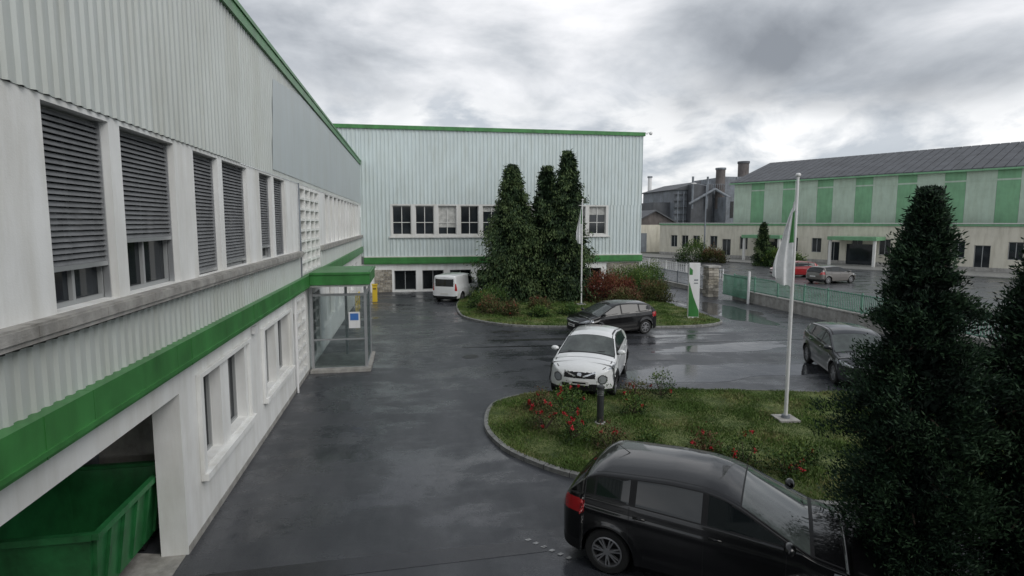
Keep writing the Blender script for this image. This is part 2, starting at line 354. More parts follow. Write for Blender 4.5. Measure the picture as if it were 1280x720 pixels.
b.box(-3.195,-1.27,18.77,18.799,3.30,3.38,GREEN); b.box(-1.299,-1.27,18.8,21.6,3.30,3.38,GREEN)
b.obj('canopy_roof',EC,bevel=.01)
b=B()
for x,y in ((-3.25,19.3),(-1.5,19.3),(-1.5,21.3),(-2.35,21.3)): b.box(x-.045,x+.045,y-.045,y+.045,0,2.9,ALU)
b.box(-3.2,-1.55,19.27,19.33,2.55,2.63,ALU); b.box(-3.2,-1.55,19.27,19.33,.02,.12,ALU); b.box(-1.53,-1.47,19.35,21.25,2.55,2.63,ALU); b.box(-1.53,-1.47,19.35,21.25,.02,.12,ALU); b.box(-3.2,-1.55,19.275,19.325,1.05,1.1,ALU)
b.obj('vestibule_frame',EC)
b=B(); b.box(-3.2,-1.55,19.295,19.305,.12,2.55,TGL); b.box(-1.505,-1.495,19.35,21.25,.12,2.55,TGL); b.obj('vestibule_glass',EC)
b=B(); b.box(-2.05,-1.68,19.25,19.27,1.45,2.0,METW); b.box(-2.0,-1.73,19.242,19.249,1.72,1.95,BLUE); b.obj('notice',EC)
b=B(); b.box(-3.3,-1.35,19.0,21.6,.0,.1,CONC); b.obj('step',EC)
# ------------------------------------------------------------------ back building
fB=lambda u,n,z:(u,40.9-n,z)
BB=empty('factory_hall')
b=B(); corr(b,fB,-3.35,17.6,6.3,11.5,CLADB,.27,.045); corr(b,fB,-3.35,-1.3,2.6,6.3,CLADB,.27,.045); corr(b,fB,14.95,17.6,2.6,6.3,CLADB,.27,.045); corr(b,fB,-1.3,14.95,2.6,4.0,CLADB,.27,.045)
fBs=lambda u,n,z:(17.6+n,u,z)
corr(b,fBs,40.9,75,2.6,11.5,CLADB,.3,.05)
corr(b,fB,-16,-3.36,9.3,11.5,CLADB,.3,.05)
b.obj('cladding',BB)
b=B(); b.box(-16,17.73,40.76,41.2,11.5,11.76,GREEN); b.box(17.4,17.73,41.2,75,11.5,11.76,GREEN); b.box(-3.19,17.7,40.72,40.95,2.03,2.52,GREEN); b.box(-3.18,17.7,40.69,40.719,2.1,2.2,GREEN)
b.box(17.6,17.7,40.95,75,2.05,2.52,GREEN); b.box(-3.19,17.68,40.75,40.94,2.521,2.6,FRAMEW)
b.obj('green_bands',BB)
hb=[(-1.15+1.62*i,.17+1.62*i,4.13,6.2) for i in range(10)]
b=B(); wall(b,fB,-1.3,14.95,4.0,6.3,hb,FRAMEW,.2,.055)
b.obox(fB,-1.4,15.05,.0,.14,3.9,4.0,FRAMEW)
hl=[(-1.1+2.0*i,.45+2.0*i,.12,1.55) for i in range(9)]
wall(b,fB,-3.35,17.6,0,2.03,hl,WHITEW,.3,0)
b.face([fBs(40.9,0,0),fBs(75,0,0),fBs(75,0,2.6),fBs(40.9,0,2.6)],WHITEW)
b.obj('walls',BB)
b=B()
for i,h in enumerate(hb): window(b,fB,*h,-.15,FRAMEW,1,5.0,.05,curtain=[0,0,.75,0,.2,0,.4,0,0,.3][i])
for h in hl: window(b,fB,*h,-.3,FRAME,1,None,.05,glass=GLASSD)
b.obj('windows',BB)
b=B(); r=np.random.default_rng(4)
STN=[STONE,mat('stone_b',(.38,.35,.30),.85,var=.3,nscale=8),mat('stone_c',(.22,.20,.17),.85,var=.3,nscale=8)]
for (a,c,z1) in ((-2.5,-1.25,1.62),(14.9,17.5,1.95)):
    z=0.0
    while z<z1:
        hh=r.uniform(.13,.2); u=a
        while u<c:
            w=min(r.uniform(.2,.42),c-u); b.obox(fB,u+.01,u+w-.01,0,.03+r.uniform(0,.03),z+.01,min(z+hh,z1)-.005,STN[r.integers(3)]); u+=w
        z+=hh
b.obj('stone_facing',BB)
b=B(); b.box(-16,17.5,41,75,11.4,11.5,ROOFG); b.obj('roof',BB)
b=B(); b.box(17.75,17.85,40.6,40.7,11.6,11.66,METW); b.tube((17.7,40.8,11.7),(18.0,40.6,11.72),.02,.02,METW); b.ell((18.05,40.55,11.66),(.13,.13,.13),METW); b.obj('security_camera',BB)
b=B(); b.box(-2.35,-2.05,36.0,36.3,0,1.05,YEL); b.box(-2.38,-2.02,35.97,36.33,1.05,1.12,YEL); b.box(-2.3,-2.1,35.98,35.999,.8,.86,DARK); b.obj('post_box',bevel=.02)
b=B()
for i in range(3): b.tube((-2.9,31+i*1.1,0),(-2.9,31+i*1.1,1.0),.03,.03,YEL)
b.tube((-2.9,31,1.0),(-2.9,33.2,1.0),.03,.03,YEL); b.tube((-2.9,31,.5),(-2.9,33.2,.5),.02,.02,YEL); b.obj('yellow_barrier')
# ------------------------------------------------------------------ right side buildings
dx,dy=.475,-.88
fW=lambda u,n,z:(38.3+dx*u-.88*n,81.7+dy*u-.475*n,z)
WB=empty('low_office_building')
hw=[];u=2.0;i=0
while u<58:
    if i%6==4: hw.append((u,u+1.3,.02,2.7)); u+=2.6
    else: hw.append((u,u+1.15,1.35,3.1)); u+=1.9+(.9 if i%3==2 else 0)
    i+=1
b=B(); wall(b,fW,0,60,0,4.6,hw,CREAM,.2,0)
b.face([fW(0,0,0),fW(0,-12,0),fW(0,-12,4.6),fW(0,0,4.6)],CREAM)
b.obox(fW,0,60,.001,.03,0,.5,CONC); b.obj('walls',WB)
b=B()
for h in hw: window(b,fW,h[0],h[1],h[2],h[3],-.2,FRAME,1,None,.06)
b.obj('windows',WB)
b=B(); b.obox(fW,-.1,60,-12.1,.12,4.6,4.85,LGREEN); b.obox(fW,-.12,60,-12.1,.16,4.851,4.93,FRAMEW); b.obj('parapet',WB)
b=B()
for u in (15,25.5):
    b.obox(fW,u,u+5,.17,3.0,3.0,3.4,LGREEN); b.obox(fW,u+.1,u+.35,2.5,2.8,0,3,FRAMEW); b.obox(fW,u+4.65,u+4.9,2.5,2.8,0,3,FRAMEW); b.obox(fW,u+1,u+3.8,.035,.06,.0,2.5,GLASS)
b.obj('porches',WB)
b=B()
for u in (18,33):
    b.tube(fW(u,-5,4.9),fW(u,-5,6.3),.35,.35,STEELG); b.tube(fW(u,-5,6.3),fW(u,-5,6.7),.55,.2,STEELG)
b.obj('roof_vents',WB)
fH=lambda u,n,z:(50.6+dx*u-.88*n,88.3+dy*u-.475*n,z)
HB=empty('striped_warehouse')
b=B(); u=4; k=0
while u<70:
    w=2.1 if k%2 else 2.9; b.obox(fH,u,u+w-.02,-.3,0,0,11.3,(LGREEN if k%2 else PALE)); u+=w; k+=1
b.obox(fH,4,70,.01,.05,9.9,10.1,PALE)
b.face([fH(4,0,0),fH(4,-24,0),fH(4,-24,11.3),fH(4,-12,15.2),fH(4,0,11.3)],PALE)
b.obj('walls',HB)
b=B()
for i in range(66):
    u0=3.6+i; b.hexa([fH(u0,.6,11.3),fH(u0+.9,.6,11.3),fH(u0+.9,-12,15.3),fH(u0,-12,15.3),fH(u0,.6,11.45),fH(u0+.9,.6,11.45),fH(u0+.9,-12,15.45),fH(u0,-12,15.45)],ROOFG)
    b.face([fH(u0+.9,.6,11.36),fH(u0+1,.6,11.36),fH(u0+1,-12,15.36),fH(u0+.9,-12,15.36)],ROOFG)
b.face([fH(3.6,-12,15.3),fH(70,-12,15.3),fH(70,-24.5,11.3),fH(3.6,-24.5,11.3)],ROOFG)
b.obox(fH,3.5,70,.3,.75,11.1,11.3,LGREEN)
b.obj('roof',HB)
IP=empty('industrial_plant',(15.5,0,0))
b=B(); b.box(43,55,118,135,0,12.2,STEELG); b.box(52,60,112,118,0,10.5,STEELG); b.box(46,51,116,118,0,13.4,ROOFG); b.box(55.5,68,119,133,0,15.4,STEELG); b.box(39,44,120,128,0,9.5,ROOFG)
b.hexa([(42.5,117.5,12.2),(49,117.5,12.2),(49,136,12.2),(42.5,136,12.2),(42.5,117.5,12.3),(49,117.5,14.2),(49,136,14.2),(42.5,136,12.3)],ROOFG)
for i in range(8): b.box(42.8,55.2,117.6,117.95,1+i*1.45,1.12+i*1.45,ROOFG)
for i in range(9): b.tube((43.5+i*1.4,117.3,0),(43.5+i*1.4,117.3,12),.12,.12,STEELG)
for i in range(5): b.box(53+i*1.2,53.7+i*1.2,111.9,111.99,6,9.5,GLASSD)
b.obj('process_halls',IP)
b=B(); b.tube((52.8,116,8),(52.8,116,16.6),1.0,1.0,STACK,16); b.tube((52.8,116,16.6),(52.8,116,17.0),1.15,1.15,STEELG,16); b.tube((65.9,128,8),(65.9,128,19.4),1.3,1.3,STACK,16); b.tube((65.9,128,19.4),(65.9,128,19.9),1.45,1.45,ROOFG,16)
b.tube((45,115,9),(51,115,12.3),.3,.3,STEELG); b.tube((51,115,12.3),(56,113,9),.3,.3,STEELG); b.tube((58,118,10),(64,118,15.4),.35,.35,ROOFG)
for x in (46,49.5,56.5,59): b.tube((x,115.5,8),(x,115.5,15.0),.24,.24,STEELG)
for i in range(12): b.box(49+i*.5,49.06+i*.5,114.9,114.96,12.2,13.4,STEELG)
b.box(49,55,114.88,114.94,13.35,13.42,STEELG); b.obj('chimneys',IP)
b=B(); b.tube((62.4,140,0),(62.4,140,16.6),.6,.5,METW,14); b.tube((62.4,140,16.6),(62.4,140,17),.65,.65,STEELG,14); b.obj('chimney_stack')
b=B(); SH=empty('gabled_shed')
x0,x1,y0,y1=36.8,45.5,90,104
b.box(x0,x1,y0,y1,0,4.6,CREAM); b.face([(x0,y0,4.6),(x1,y0,4.6),((x0+x1)/2,y0,6.9)],STACK); b.box(x0+1,x0+3,y0-.05,y0-.001,0,3.2,STEELG); b.obj('walls',SH)
b=B(); xm=(x0+x1)/2
b.hexa([(x0-.4,y0-.5,4.4),(xm,y0-.5,6.9),(xm,y1,6.9),(x0-.4,y1,4.4),(x0-.4,y0-.5,4.6),(xm,y0-.5,7.1),(xm,y1,7.1),(x0-.4,y1,4.6)],ROOFG)
b.hexa([(xm,y0-.5,6.9),(x1+.4,y0-.5,4.4),(x1+.4,y1,4.4),(xm,y1,6.9),(xm,y0-.5,7.1),(x1+.4,y0-.5,4.6),(x1+.4,y1,4.6),(xm,y1,7.1)],ROOFG); b.obj('roof',SH)
b=B()
b.hexa([fW(-5,0,0),fW(60,0,0),fW(60,7,0),fW(-5,7,0),fW(-5,-.001,.12),fW(60,-.001,.12),fW(60,7,.12),fW(-5,7,.12)],KERB); b.obj('pavement')
# ------------------------------------------------------------------ fences / gate
def fence(name,pts,wallh,h,base=CONC,bars=FENCEG,step=.11):
    e=empty(name); bw=B(); bb=B()
    for (xa,ya),(xb,yb) in zip(pts[:-1],pts[1:]):
        L=math.hypot(xb-xa,yb-ya); ux,uy=(xb-xa)/L,(yb-ya)/L; f=lambda u,n,z:(xa+ux*u-uy*n,ya+uy*u+ux*n,z)
        if wallh>0: bw.obox(f,0,L,-.1,.1,0,wallh,base); bw.obox(f,0,L,-.13,.13,wallh,wallh+.06,base)
        z0=wallh+.12; bb.obox(f,0,L,-.02,.02,z0,z0+.05,bars); bb.obox(f,0,L,-.02,.02,h-.08,h-.03,bars)
        n=int(L/step)
        for i in range(n): bb.obox(f,i*step,i*step+.028,-.012,.012,z0+.051,h-.081 if i%2 else h,bars)
        for i in range(int(L/2.2)+1): bb.obox(f,min(i*2.2,L)-.03,min(i*2.2,L)+.03,-.03,.03,wallh*.95,h+.05,bars)
    if wallh>0: bw.obj('low_wall',e)
    bb.obj('railing',e); return e
fence('green_fence',[(21,33.5),(21.05,25.2),(21.1,4)],.62,1.62)
fence('railing_fence',[(20.6,36),(20.3,48),(19.2,62)],.25,1.25,bars=STEELG,step=.16)
fence('street_railing',[(26.5,44),(26.8,75)],0,1.0,bars=METW,step=.4)
e=empty('sliding_gate'); b=B(); b.box(20.6,20.66,31.4,34.2,.25,.33,FENCEG); b.box(20.6,20.66,31.4,34.2,1.5,1.58,FENCEG)
for i in range(22): b.box(20.61,20.65,31.4+i*.13,31.45+i*.13,.331,1.499,FENCEG)
b.tube((20.6,31.3,0),(20.6,31.3,2.0),.08,.08,METW); b.obj('gate_leaf',e)
b=B(); z=0.; r=np.random.default_rng(2)
while z<1.95:
    for u in range(2):
        for v in range(2):
            o=r.uniform(0,.025,2); b.box(19.75+u*.36-o[0]*(u==0),20.1+u*.36+o[0]*u,34.5+v*.36-o[1]*(v==0),34.85+v*.36+o[1]*v,z+.01,z+.19,STN[r.integers(3)])
    z+=.2
b.box(19.65,20.55,34.4,35.3,1.99,2.12,CONC); b.obj('stone_gate_pillar')
e=empty('totem_sign',(14.3,26.4,0),R_(-14)); b=B(); b.box(-.27,.27,-.1,.1,.12,2.95,METW); b.box(-.4,.4,-.2,.2,0,.12,CONC)
b.face([(-.26,-.103,.2),(.26,-.103,.2),(.26,-.103,.5),(-.02,-.103,1.2),(-.26,-.103,2.0)],GREEN); b.face([(-.26,-.103,2.35),(-.1,-.103,2.35),(-.1,-.103,2.6),(-.26,-.103,2.75)],GREEN)
b.box(-.02,.18,-.106,-.101,2.05,2.12,STEELG); b.box(-.02,.18,-.106,-.101,1.9,1.95,STEELG); b.obj('sign_panel',e,bevel=.015)
FLAGW=mat('flag_cloth',(.62,.63,.63),.8,var=.1,nscale=6)
def flagpole(x,y,h,ang,fl,fw,start):
    e=empty('flagpole',(x,y,.1),ang); b=B(); b.tube((0,0,.05),(0,0,h),.045,.028,METW,14); b.box(-.25,.25,-.25,.25,0,.05,CONC); b.tube((0,0,.05),(0,0,.12),.11,.09,STEELG); b.ell((0,0,h+.03),(.06,.06,.05),METW); b.tube((.05,0,1.1),(.05,0,h-.1),.005,.005,METW,5)
    b.obj('pole',e,smooth=False)
    nu,nv=30,44; V=[];F=[];M=[]
    for j in range(nv+1):
        t=j/nv
        for i in range(nu+1):
            s=i/nu; wid=fw*(.15+.85*math.sin(min(1,t*1.15)*1.5708))*(1-.12*t)
            x_=.04+wid*s*(1-.12*math.sin(t*5)); y_=.07*math.sin(s*13+t*2.5)*(0.4+t*.8)*(.4+s)
            z_=h-start-fl*t*(1-.12*s)-(.35*s*(1-t))+.04*math.sin(s*7+1)*t
            V.append((x_,y_,z_))
    for j in range(nv):
        for i in range(nu):
            a=j*(nu+1)+i; F.append((a,a+1,a+nu+2,a+nu+1)); M.append(1 if (j/nv>.12 and j/nv<.5 and i/nu<.22) else 0)
    np_mesh('flag',np.array(V),np.array(F),[FLAGW,GREEN],M,e,True)
flagpole(9.2,12.2,6.0,R_(172),2.2,.50,.5); flagpole(10.1,32,6.2,R_(175),2.5,.34,.15)
e=empty('bollard_light',(4.55,12.75,.09)); BLK=mat('bollard_black',(.035,.038,.04),.45,var=.2,nscale=8)
b=B(); b.tube((0,0,0),(0,0,.72),.085,.085,BLK,20); b.tube((0,0,.72),(0,0,.86),.07,.07,mat('lens',(.3,.31,.3),.2),20)
for z in (.75,.79,.83): b.tube((0,0,z),(0,0,z+.012),.088,.088,BLK,20)
b.tube((0,0,.86),(0,0,.93),.095,.095,BLK,20); b.tube((0,0,.93),(0,0,.96),.095,.06,BLK,20); b.tube((0,0,0),(0,0,.03),.13,.13,CONC,20); b.obj('post',e)
for x,y,h in ((37,66,9.6),(27,70,8)):
    e=empty('street_lamp',(x,y,0)); b=B(); b.tube((0,0,0),(0,0,h),.11,.06,STEELG); b.tube((0,0,h),(-1.4,0,h+.25),.05,.04,STEELG); b.ell((-1.7,0,h+.25),(.4,.14,.08),METW); b.obj('mast',e)
# dumpster
e=empty('dumpster',(-4.55,8.25,.05)); b=B(); DG=mat('dumpster_green',(.02,.15,.045),.45,var=.25,nscale=3,streak=.4)
def hex2(b,x0,x1,y0,y1,z0,X0,X1,Y0,Y1,z1,m): b.hexa([(x0,y0,z0),(x1,y0,z0),(x1,y1,z0),(x0,y1,z0),(X0,Y0,z1),(X1,Y0,z1),(X1,Y1,z1),(X0,Y1,z1)],m)
for s in ((-.6,-.55,-.85,.85,-.72,-.67,-1.0,1.0),(.55,.6,-.85,.85,.67,.72,-1.0,1.0),(-.55,.55,-.9,-.85,-.67,.67,-1.05,-1.0),(-.55,.55,.85,.9,-.67,.67,1.0,1.05)):
    hex2(b,*s[:4],.2,*s[4:],1.15,DG)
b.box(-.55,.55,-.85,.85,.2,.24,DG); b.box(-.78,-.7,-1.08,1.08,1.12,1.2,DG); b.box(.7,.78,-1.08,1.08,1.12,1.2,DG); b.box(-.7,.7,-1.1,-1.02,1.12,1.2,DG); b.box(-.7,.7,1.02,1.1,1.12,1.2,DG)
for y in (-.7,-.35,0,.35,.7): hex2(b,.6,.64,y-.03,y+.03,.25,.72,.76,y-.03,y+.03,1.12,DG)
for x in (-.45,.45):
    for y in (-.7,.7): b.tube((x-.04,y,.06),(x+.04,y,.06),.1,.1,DARK,14); b.box(x-.06,x+.06,y-.05,y+.05,.1,.2,STEELG)
b.obj('bin_body',e)
# ------------------------------------------------------------------ vegetation
def conifer(name,x,y,h,r,nb,nl,l,w,mats,prof,seed,droop=.5,spread=.13,up=0.,z0=.1,stems=None,lump=.18):
    g=np.random.default_rng(seed); e=empty(name,(x,y,0))
    stems=stems or [(0,0,1.0,1.0)]
    bt=B(); PP=[];DD=[];MM=[];LL=[]
    for (sx,sy,hs,rs) in stems:
        H=h*hs; RR=r*rs; bt.tube((sx,sy,0),(sx,sy,H*.93),.05*RR+.06,.012,BARK,8)
        k=int(nb*hs*rs/len(stems)*1.2) if len(stems)>1 else nb
        t=g.uniform(0,1,k)**1.0; t=z0/h+(1-z0/h)*t; th=g.uniform(0,6.283,k)
        Rz=RR*np.vectorize(prof)(t); lum=1+lump*np.sin(3*th+t*23+seed)+lump*.6*np.sin(5*th-t*41)
        rb=Rz*lum*g.uniform(.68,1.16,k); zc=t*H
        q=g.uniform(.35,1,(k,nl))**.7
        sp=spread*(.5+.6*RR*np.maximum(.25,1-t))[:,None]
        px=sx+np.cos(th)[:,None]*rb[:,None]*q+g.normal(0,1,(k,nl))*sp
        py=sy+np.sin(th)[:,None]*rb[:,None]*q+g.normal(0,1,(k,nl))*sp
        pz=zc[:,None]+(up-droop*q)*rb[:,None]*.6+g.normal(0,1,(k,nl))*sp*.9
        pz=np.clip(pz,.08,H*1.0+.05)
        dd=np.stack([np.cos(th)[:,None]*np.ones((1,nl))*.6+g.normal(0,.45,(k,nl)),np.sin(th)[:,None]*np.ones((1,nl))*.6+g.normal(0,.45,(k,nl)),(up*1.2-droop)+g.normal(0,.4,(k,nl))],-1)
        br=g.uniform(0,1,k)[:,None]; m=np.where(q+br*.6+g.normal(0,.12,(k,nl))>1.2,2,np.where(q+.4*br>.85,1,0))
        PP.append(np.stack([px,py,pz],-1).reshape(-1,3)); DD.append(dd.reshape(-1,3)); MM.append(m.ravel()); LL.append(np.ones(k*nl))
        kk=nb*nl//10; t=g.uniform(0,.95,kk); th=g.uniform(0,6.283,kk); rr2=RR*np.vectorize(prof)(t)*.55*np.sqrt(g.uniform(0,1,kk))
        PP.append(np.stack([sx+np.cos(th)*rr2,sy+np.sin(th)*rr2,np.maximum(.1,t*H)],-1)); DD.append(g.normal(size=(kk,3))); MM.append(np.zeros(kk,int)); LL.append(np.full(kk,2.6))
        for i in range(30):
            a=g.uniform(0,6.283); tt=g.uniform(.1,.85); R0=RR*prof(tt)*.8
            bt.tube((sx,sy,tt*H),(sx+math.cos(a)*R0,sy+math.sin(a)*R0,tt*H-.15*R0),.025,.008,BARK,5,False)
    bt.obj('trunk',e)
    P=np.concatenate(PP);D=np.concatenate(DD);M=np.concatenate(MM);S=np.concatenate(LL)
    leaves('foliage',P,D,l*S,w*S,mats,M,e); return e
cone=lambda t:(min(1,(1-t)*1.15)**.85)*min(1,.75+t*2)
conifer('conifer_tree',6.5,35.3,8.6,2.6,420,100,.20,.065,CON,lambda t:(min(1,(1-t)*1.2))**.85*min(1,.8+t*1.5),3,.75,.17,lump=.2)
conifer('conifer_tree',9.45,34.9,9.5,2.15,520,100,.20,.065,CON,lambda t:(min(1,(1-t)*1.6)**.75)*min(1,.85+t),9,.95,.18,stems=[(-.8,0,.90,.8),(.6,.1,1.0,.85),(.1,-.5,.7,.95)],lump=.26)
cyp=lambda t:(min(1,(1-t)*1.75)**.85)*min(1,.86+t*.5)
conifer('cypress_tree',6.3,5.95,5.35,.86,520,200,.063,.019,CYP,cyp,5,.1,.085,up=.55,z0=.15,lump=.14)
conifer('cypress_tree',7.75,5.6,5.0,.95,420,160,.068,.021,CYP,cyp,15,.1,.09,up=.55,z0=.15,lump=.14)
def shrub(name,x,y,rx,ry,h,ncl,nl,l,w,mats,seed,z=.09,roses=0,droop=0.):
    g=np.random.default_rng(seed); e=empty(name,(x,y,z)); b=B()
    th=g.uniform(0,6.283,ncl); cz=g.uniform(0.05,1,ncl); rr=np.sqrt(np.maximum(0,1-cz**2*.85))*g.uniform(.3,1,ncl)**.5
    C=np.stack([np.cos(th)*rr*rx,np.sin(th)*rr*ry,cz*h*g.uniform(.75,1.1,ncl)],-1)
    s=.16*(rx+ry+h)/3+.02
    P=C[:,None,:]+g.normal(0,1,(ncl,nl,3))*s; P[...,2]=np.maximum(P[...,2],.02)
    D=P*np.array([.6,.6,.8])+g.normal(0,.5,P.shape); D[...,2]+=.3-droop
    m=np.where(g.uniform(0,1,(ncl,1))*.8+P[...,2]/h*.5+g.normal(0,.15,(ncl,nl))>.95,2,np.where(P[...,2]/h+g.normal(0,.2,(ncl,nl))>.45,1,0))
    for i in range(min(ncl,14)): b.tube((C[i][0]*.15,C[i][1]*.15,0),tuple(C[i]),.012,.005,BARK,5,False)
    b.obj('stems',e); leaves('foliage',P.reshape(-1,3),D.reshape(-1,3),l,w,mats,m.ravel(),e)
    if roses:
        idx=g.integers(0,ncl,roses); c=C[idx]+g.normal(0,.06,(roses,3)); c[:,2]+=s*.9
        P=np.repeat(c,16,0)+g.normal(0,.016,(roses*16,3)); leaves('rose_blooms',P,g.normal(size=P.shape)+np.array([0,0,.5]),.045,.045,[ROSE],np.zeros(len(P),int),e)
RB='rose_bush'
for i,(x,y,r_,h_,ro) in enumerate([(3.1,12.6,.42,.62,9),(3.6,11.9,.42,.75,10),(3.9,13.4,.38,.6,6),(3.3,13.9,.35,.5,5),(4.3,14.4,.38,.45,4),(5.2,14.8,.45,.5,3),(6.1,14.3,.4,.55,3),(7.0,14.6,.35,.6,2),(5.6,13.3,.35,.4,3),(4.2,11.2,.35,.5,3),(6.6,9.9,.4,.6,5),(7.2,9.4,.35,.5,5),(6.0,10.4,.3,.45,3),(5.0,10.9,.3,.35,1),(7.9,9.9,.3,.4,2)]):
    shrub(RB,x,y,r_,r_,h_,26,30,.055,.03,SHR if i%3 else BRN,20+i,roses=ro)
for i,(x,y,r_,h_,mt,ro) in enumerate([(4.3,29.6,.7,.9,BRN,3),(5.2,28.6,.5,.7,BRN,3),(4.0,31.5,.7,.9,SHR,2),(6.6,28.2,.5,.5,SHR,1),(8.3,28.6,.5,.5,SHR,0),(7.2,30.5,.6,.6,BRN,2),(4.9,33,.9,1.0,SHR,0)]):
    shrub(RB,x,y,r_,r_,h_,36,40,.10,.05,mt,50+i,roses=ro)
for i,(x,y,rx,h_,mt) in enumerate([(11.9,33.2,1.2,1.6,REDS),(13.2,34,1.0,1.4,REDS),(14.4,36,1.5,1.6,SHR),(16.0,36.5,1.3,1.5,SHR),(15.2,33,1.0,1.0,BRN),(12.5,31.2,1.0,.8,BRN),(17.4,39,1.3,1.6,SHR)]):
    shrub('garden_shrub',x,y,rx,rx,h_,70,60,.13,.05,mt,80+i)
for i,(u,n,rx,h_,mt) in enumerate([(12,9,2,2.2,SHR),(14.5,8.5,1.5,1.6,BRN),(22,8.5,1.2,1.8,SHR),(24,9,1.6,1.4,SHR),(45,9,1.6,1.5,SHR)]):
    p=fW(u,n,0); shrub('garden_shrub',p[0],p[1],rx,rx,h_,60,50,.22,.1,mt,110+i,z=0)
p=fW(21,9,0); conifer('conifer_tree',p[0],p[1],4.9,1.0,160,60,.2,.08,CON,cone,33,.2,.15)
g=np.random.default_rng(5); n=30000; cx=g.uniform(-80,220,260); ch=g.uniform(4,8,260); i=g.integers(0,260,n)
P=np.stack([cx[i]+g.normal(0,2.2,n),230+g.normal(0,3,n),np.abs(g.normal(0,.4,n))*ch[i]],-1); leaves('distant_trees',P,g.normal(size=(n,3)),1.8,1.3,CON,g.integers(0,3,n))
# ------------------------------------------------------------------ cars
TYRE=mat('tyre_rubber',(.012,.012,.012),.75); RIM=mat('alloy_rim',(.38,.38,.39),.3,metal=.8); PLAS=mat('black_plastic',(.010,.010,.011),.5,spec=.3)
CGL=mat('car_glass',(.010,.013,.014),.03,spec=.5); WSG=mat('windscreen_painted_sheen',(.065,.076,.071),.05,var=.35,nscale=2.2,spec=.6,coat=.5)  # windscreen colour lightened to stand in for reflected sky and interior light
LAMP=mat('headlamp',(.45,.47,.5),.12,metal=.5,coat=1); TAIL=mat('tail_lamp',(.35,.01,.012),.15,coat=1); PLATE=mat('number_plate',(.6,.6,.58),.4,var=.1,nscale=30); CHR=mat('chrome',(.6,.6,.6),.15,metal=1)
def paint(n,c,r=.3,coat=1,spec=.3): return mat(n,c,r,coat=coat,var=.04,nscale=2,spec=spec,bump=.015,bscale=90)
P_BLK=paint('paint_black',(.003,.003,.0035),.3,.85,.2); P_WHT=paint('paint_white',(.74,.75,.75)); P_GRY=paint('paint_grey',(.022,.024,.028)); P_RED=paint('paint_red',(.30,.015,.018)); P_SIL=paint('paint_taupe',(.13,.12,.11))
HATCH=dict(L=4.08,W=1.76,H=1.47,top=[(-2.04,.62),(-2.0,.86),(-1.93,1.04),(-1.72,1.24),(-1.58,1.36),(-1.42,1.41),(-1.1,1.435),(-.5,1.47),(-.05,1.465),(.2,1.42),(.40,1.35),(1.17,.98),(1.27,.95),(1.7,.87),(1.93,.78),(2.04,.62)],
 belt=(1.06,.90),ws=(.38,1.17),rg=(-1.93,-1.62),ax=(-1.27,1.25),R=.315,clear=.21,tum=.40,crown=.07,ef=.5,er=.42,doors=(-.98,-.02,.92),bp=(-.02,-.95),sg=(-1.45,.95),spokes=7)
JUKE=dict(L=4.13,W=1.79,H=1.57,top=[(-2.06,.7),(-2.02,.95),(-1.92,1.12),(-1.6,1.40),(-1.35,1.5),(-.6,1.57),(-.05,1.56),(.25,1.5),(1.0,1.13),(1.1,1.10),(1.6,1.04),(1.86,.96),(2.0,.86),(2.06,.66)],
 belt=(1.16,1.02),ws=(.27,1.0),rg=(-1.92,-1.62),ax=(-1.25,1.28),R=.345,clear=.27,tum=.46,crown=.10,ef=.72,er=.55,doors=(-.95,0,.9),bp=(0,-.92),sg=(-1.25,.85),spokes=5,juke=True)
VAN=dict(L=4.2,W=1.75,H=1.75,top=[(-2.1,1.55),(-2.07,1.68),(-1.98,1.73),(-1.2,1.75),(-.2,1.75),(.3,1.70),(.5,1.62),(1.25,1.1),(1.35,1.05),(1.85,.92),(2.04,.78),(2.1,.6)],
 belt=(1.0,.98),ws=(.52,1.22),rg=(9,9),ax=(-1.25,1.3),R=.31,clear=.22,tum=.12,crown=.06,ef=.5,er=.14,doors=(-.9,-.02,.95),bp=(-.02,),sg=(-.02,.95),spokes=6,van=True)
def sm(a,n):
    a=a.copy()
    for _ in range(n): a[:,1:-1]=.25*a[:,:-2]+.5*a[:,1:-1]+.25*a[:,2:]
    return a
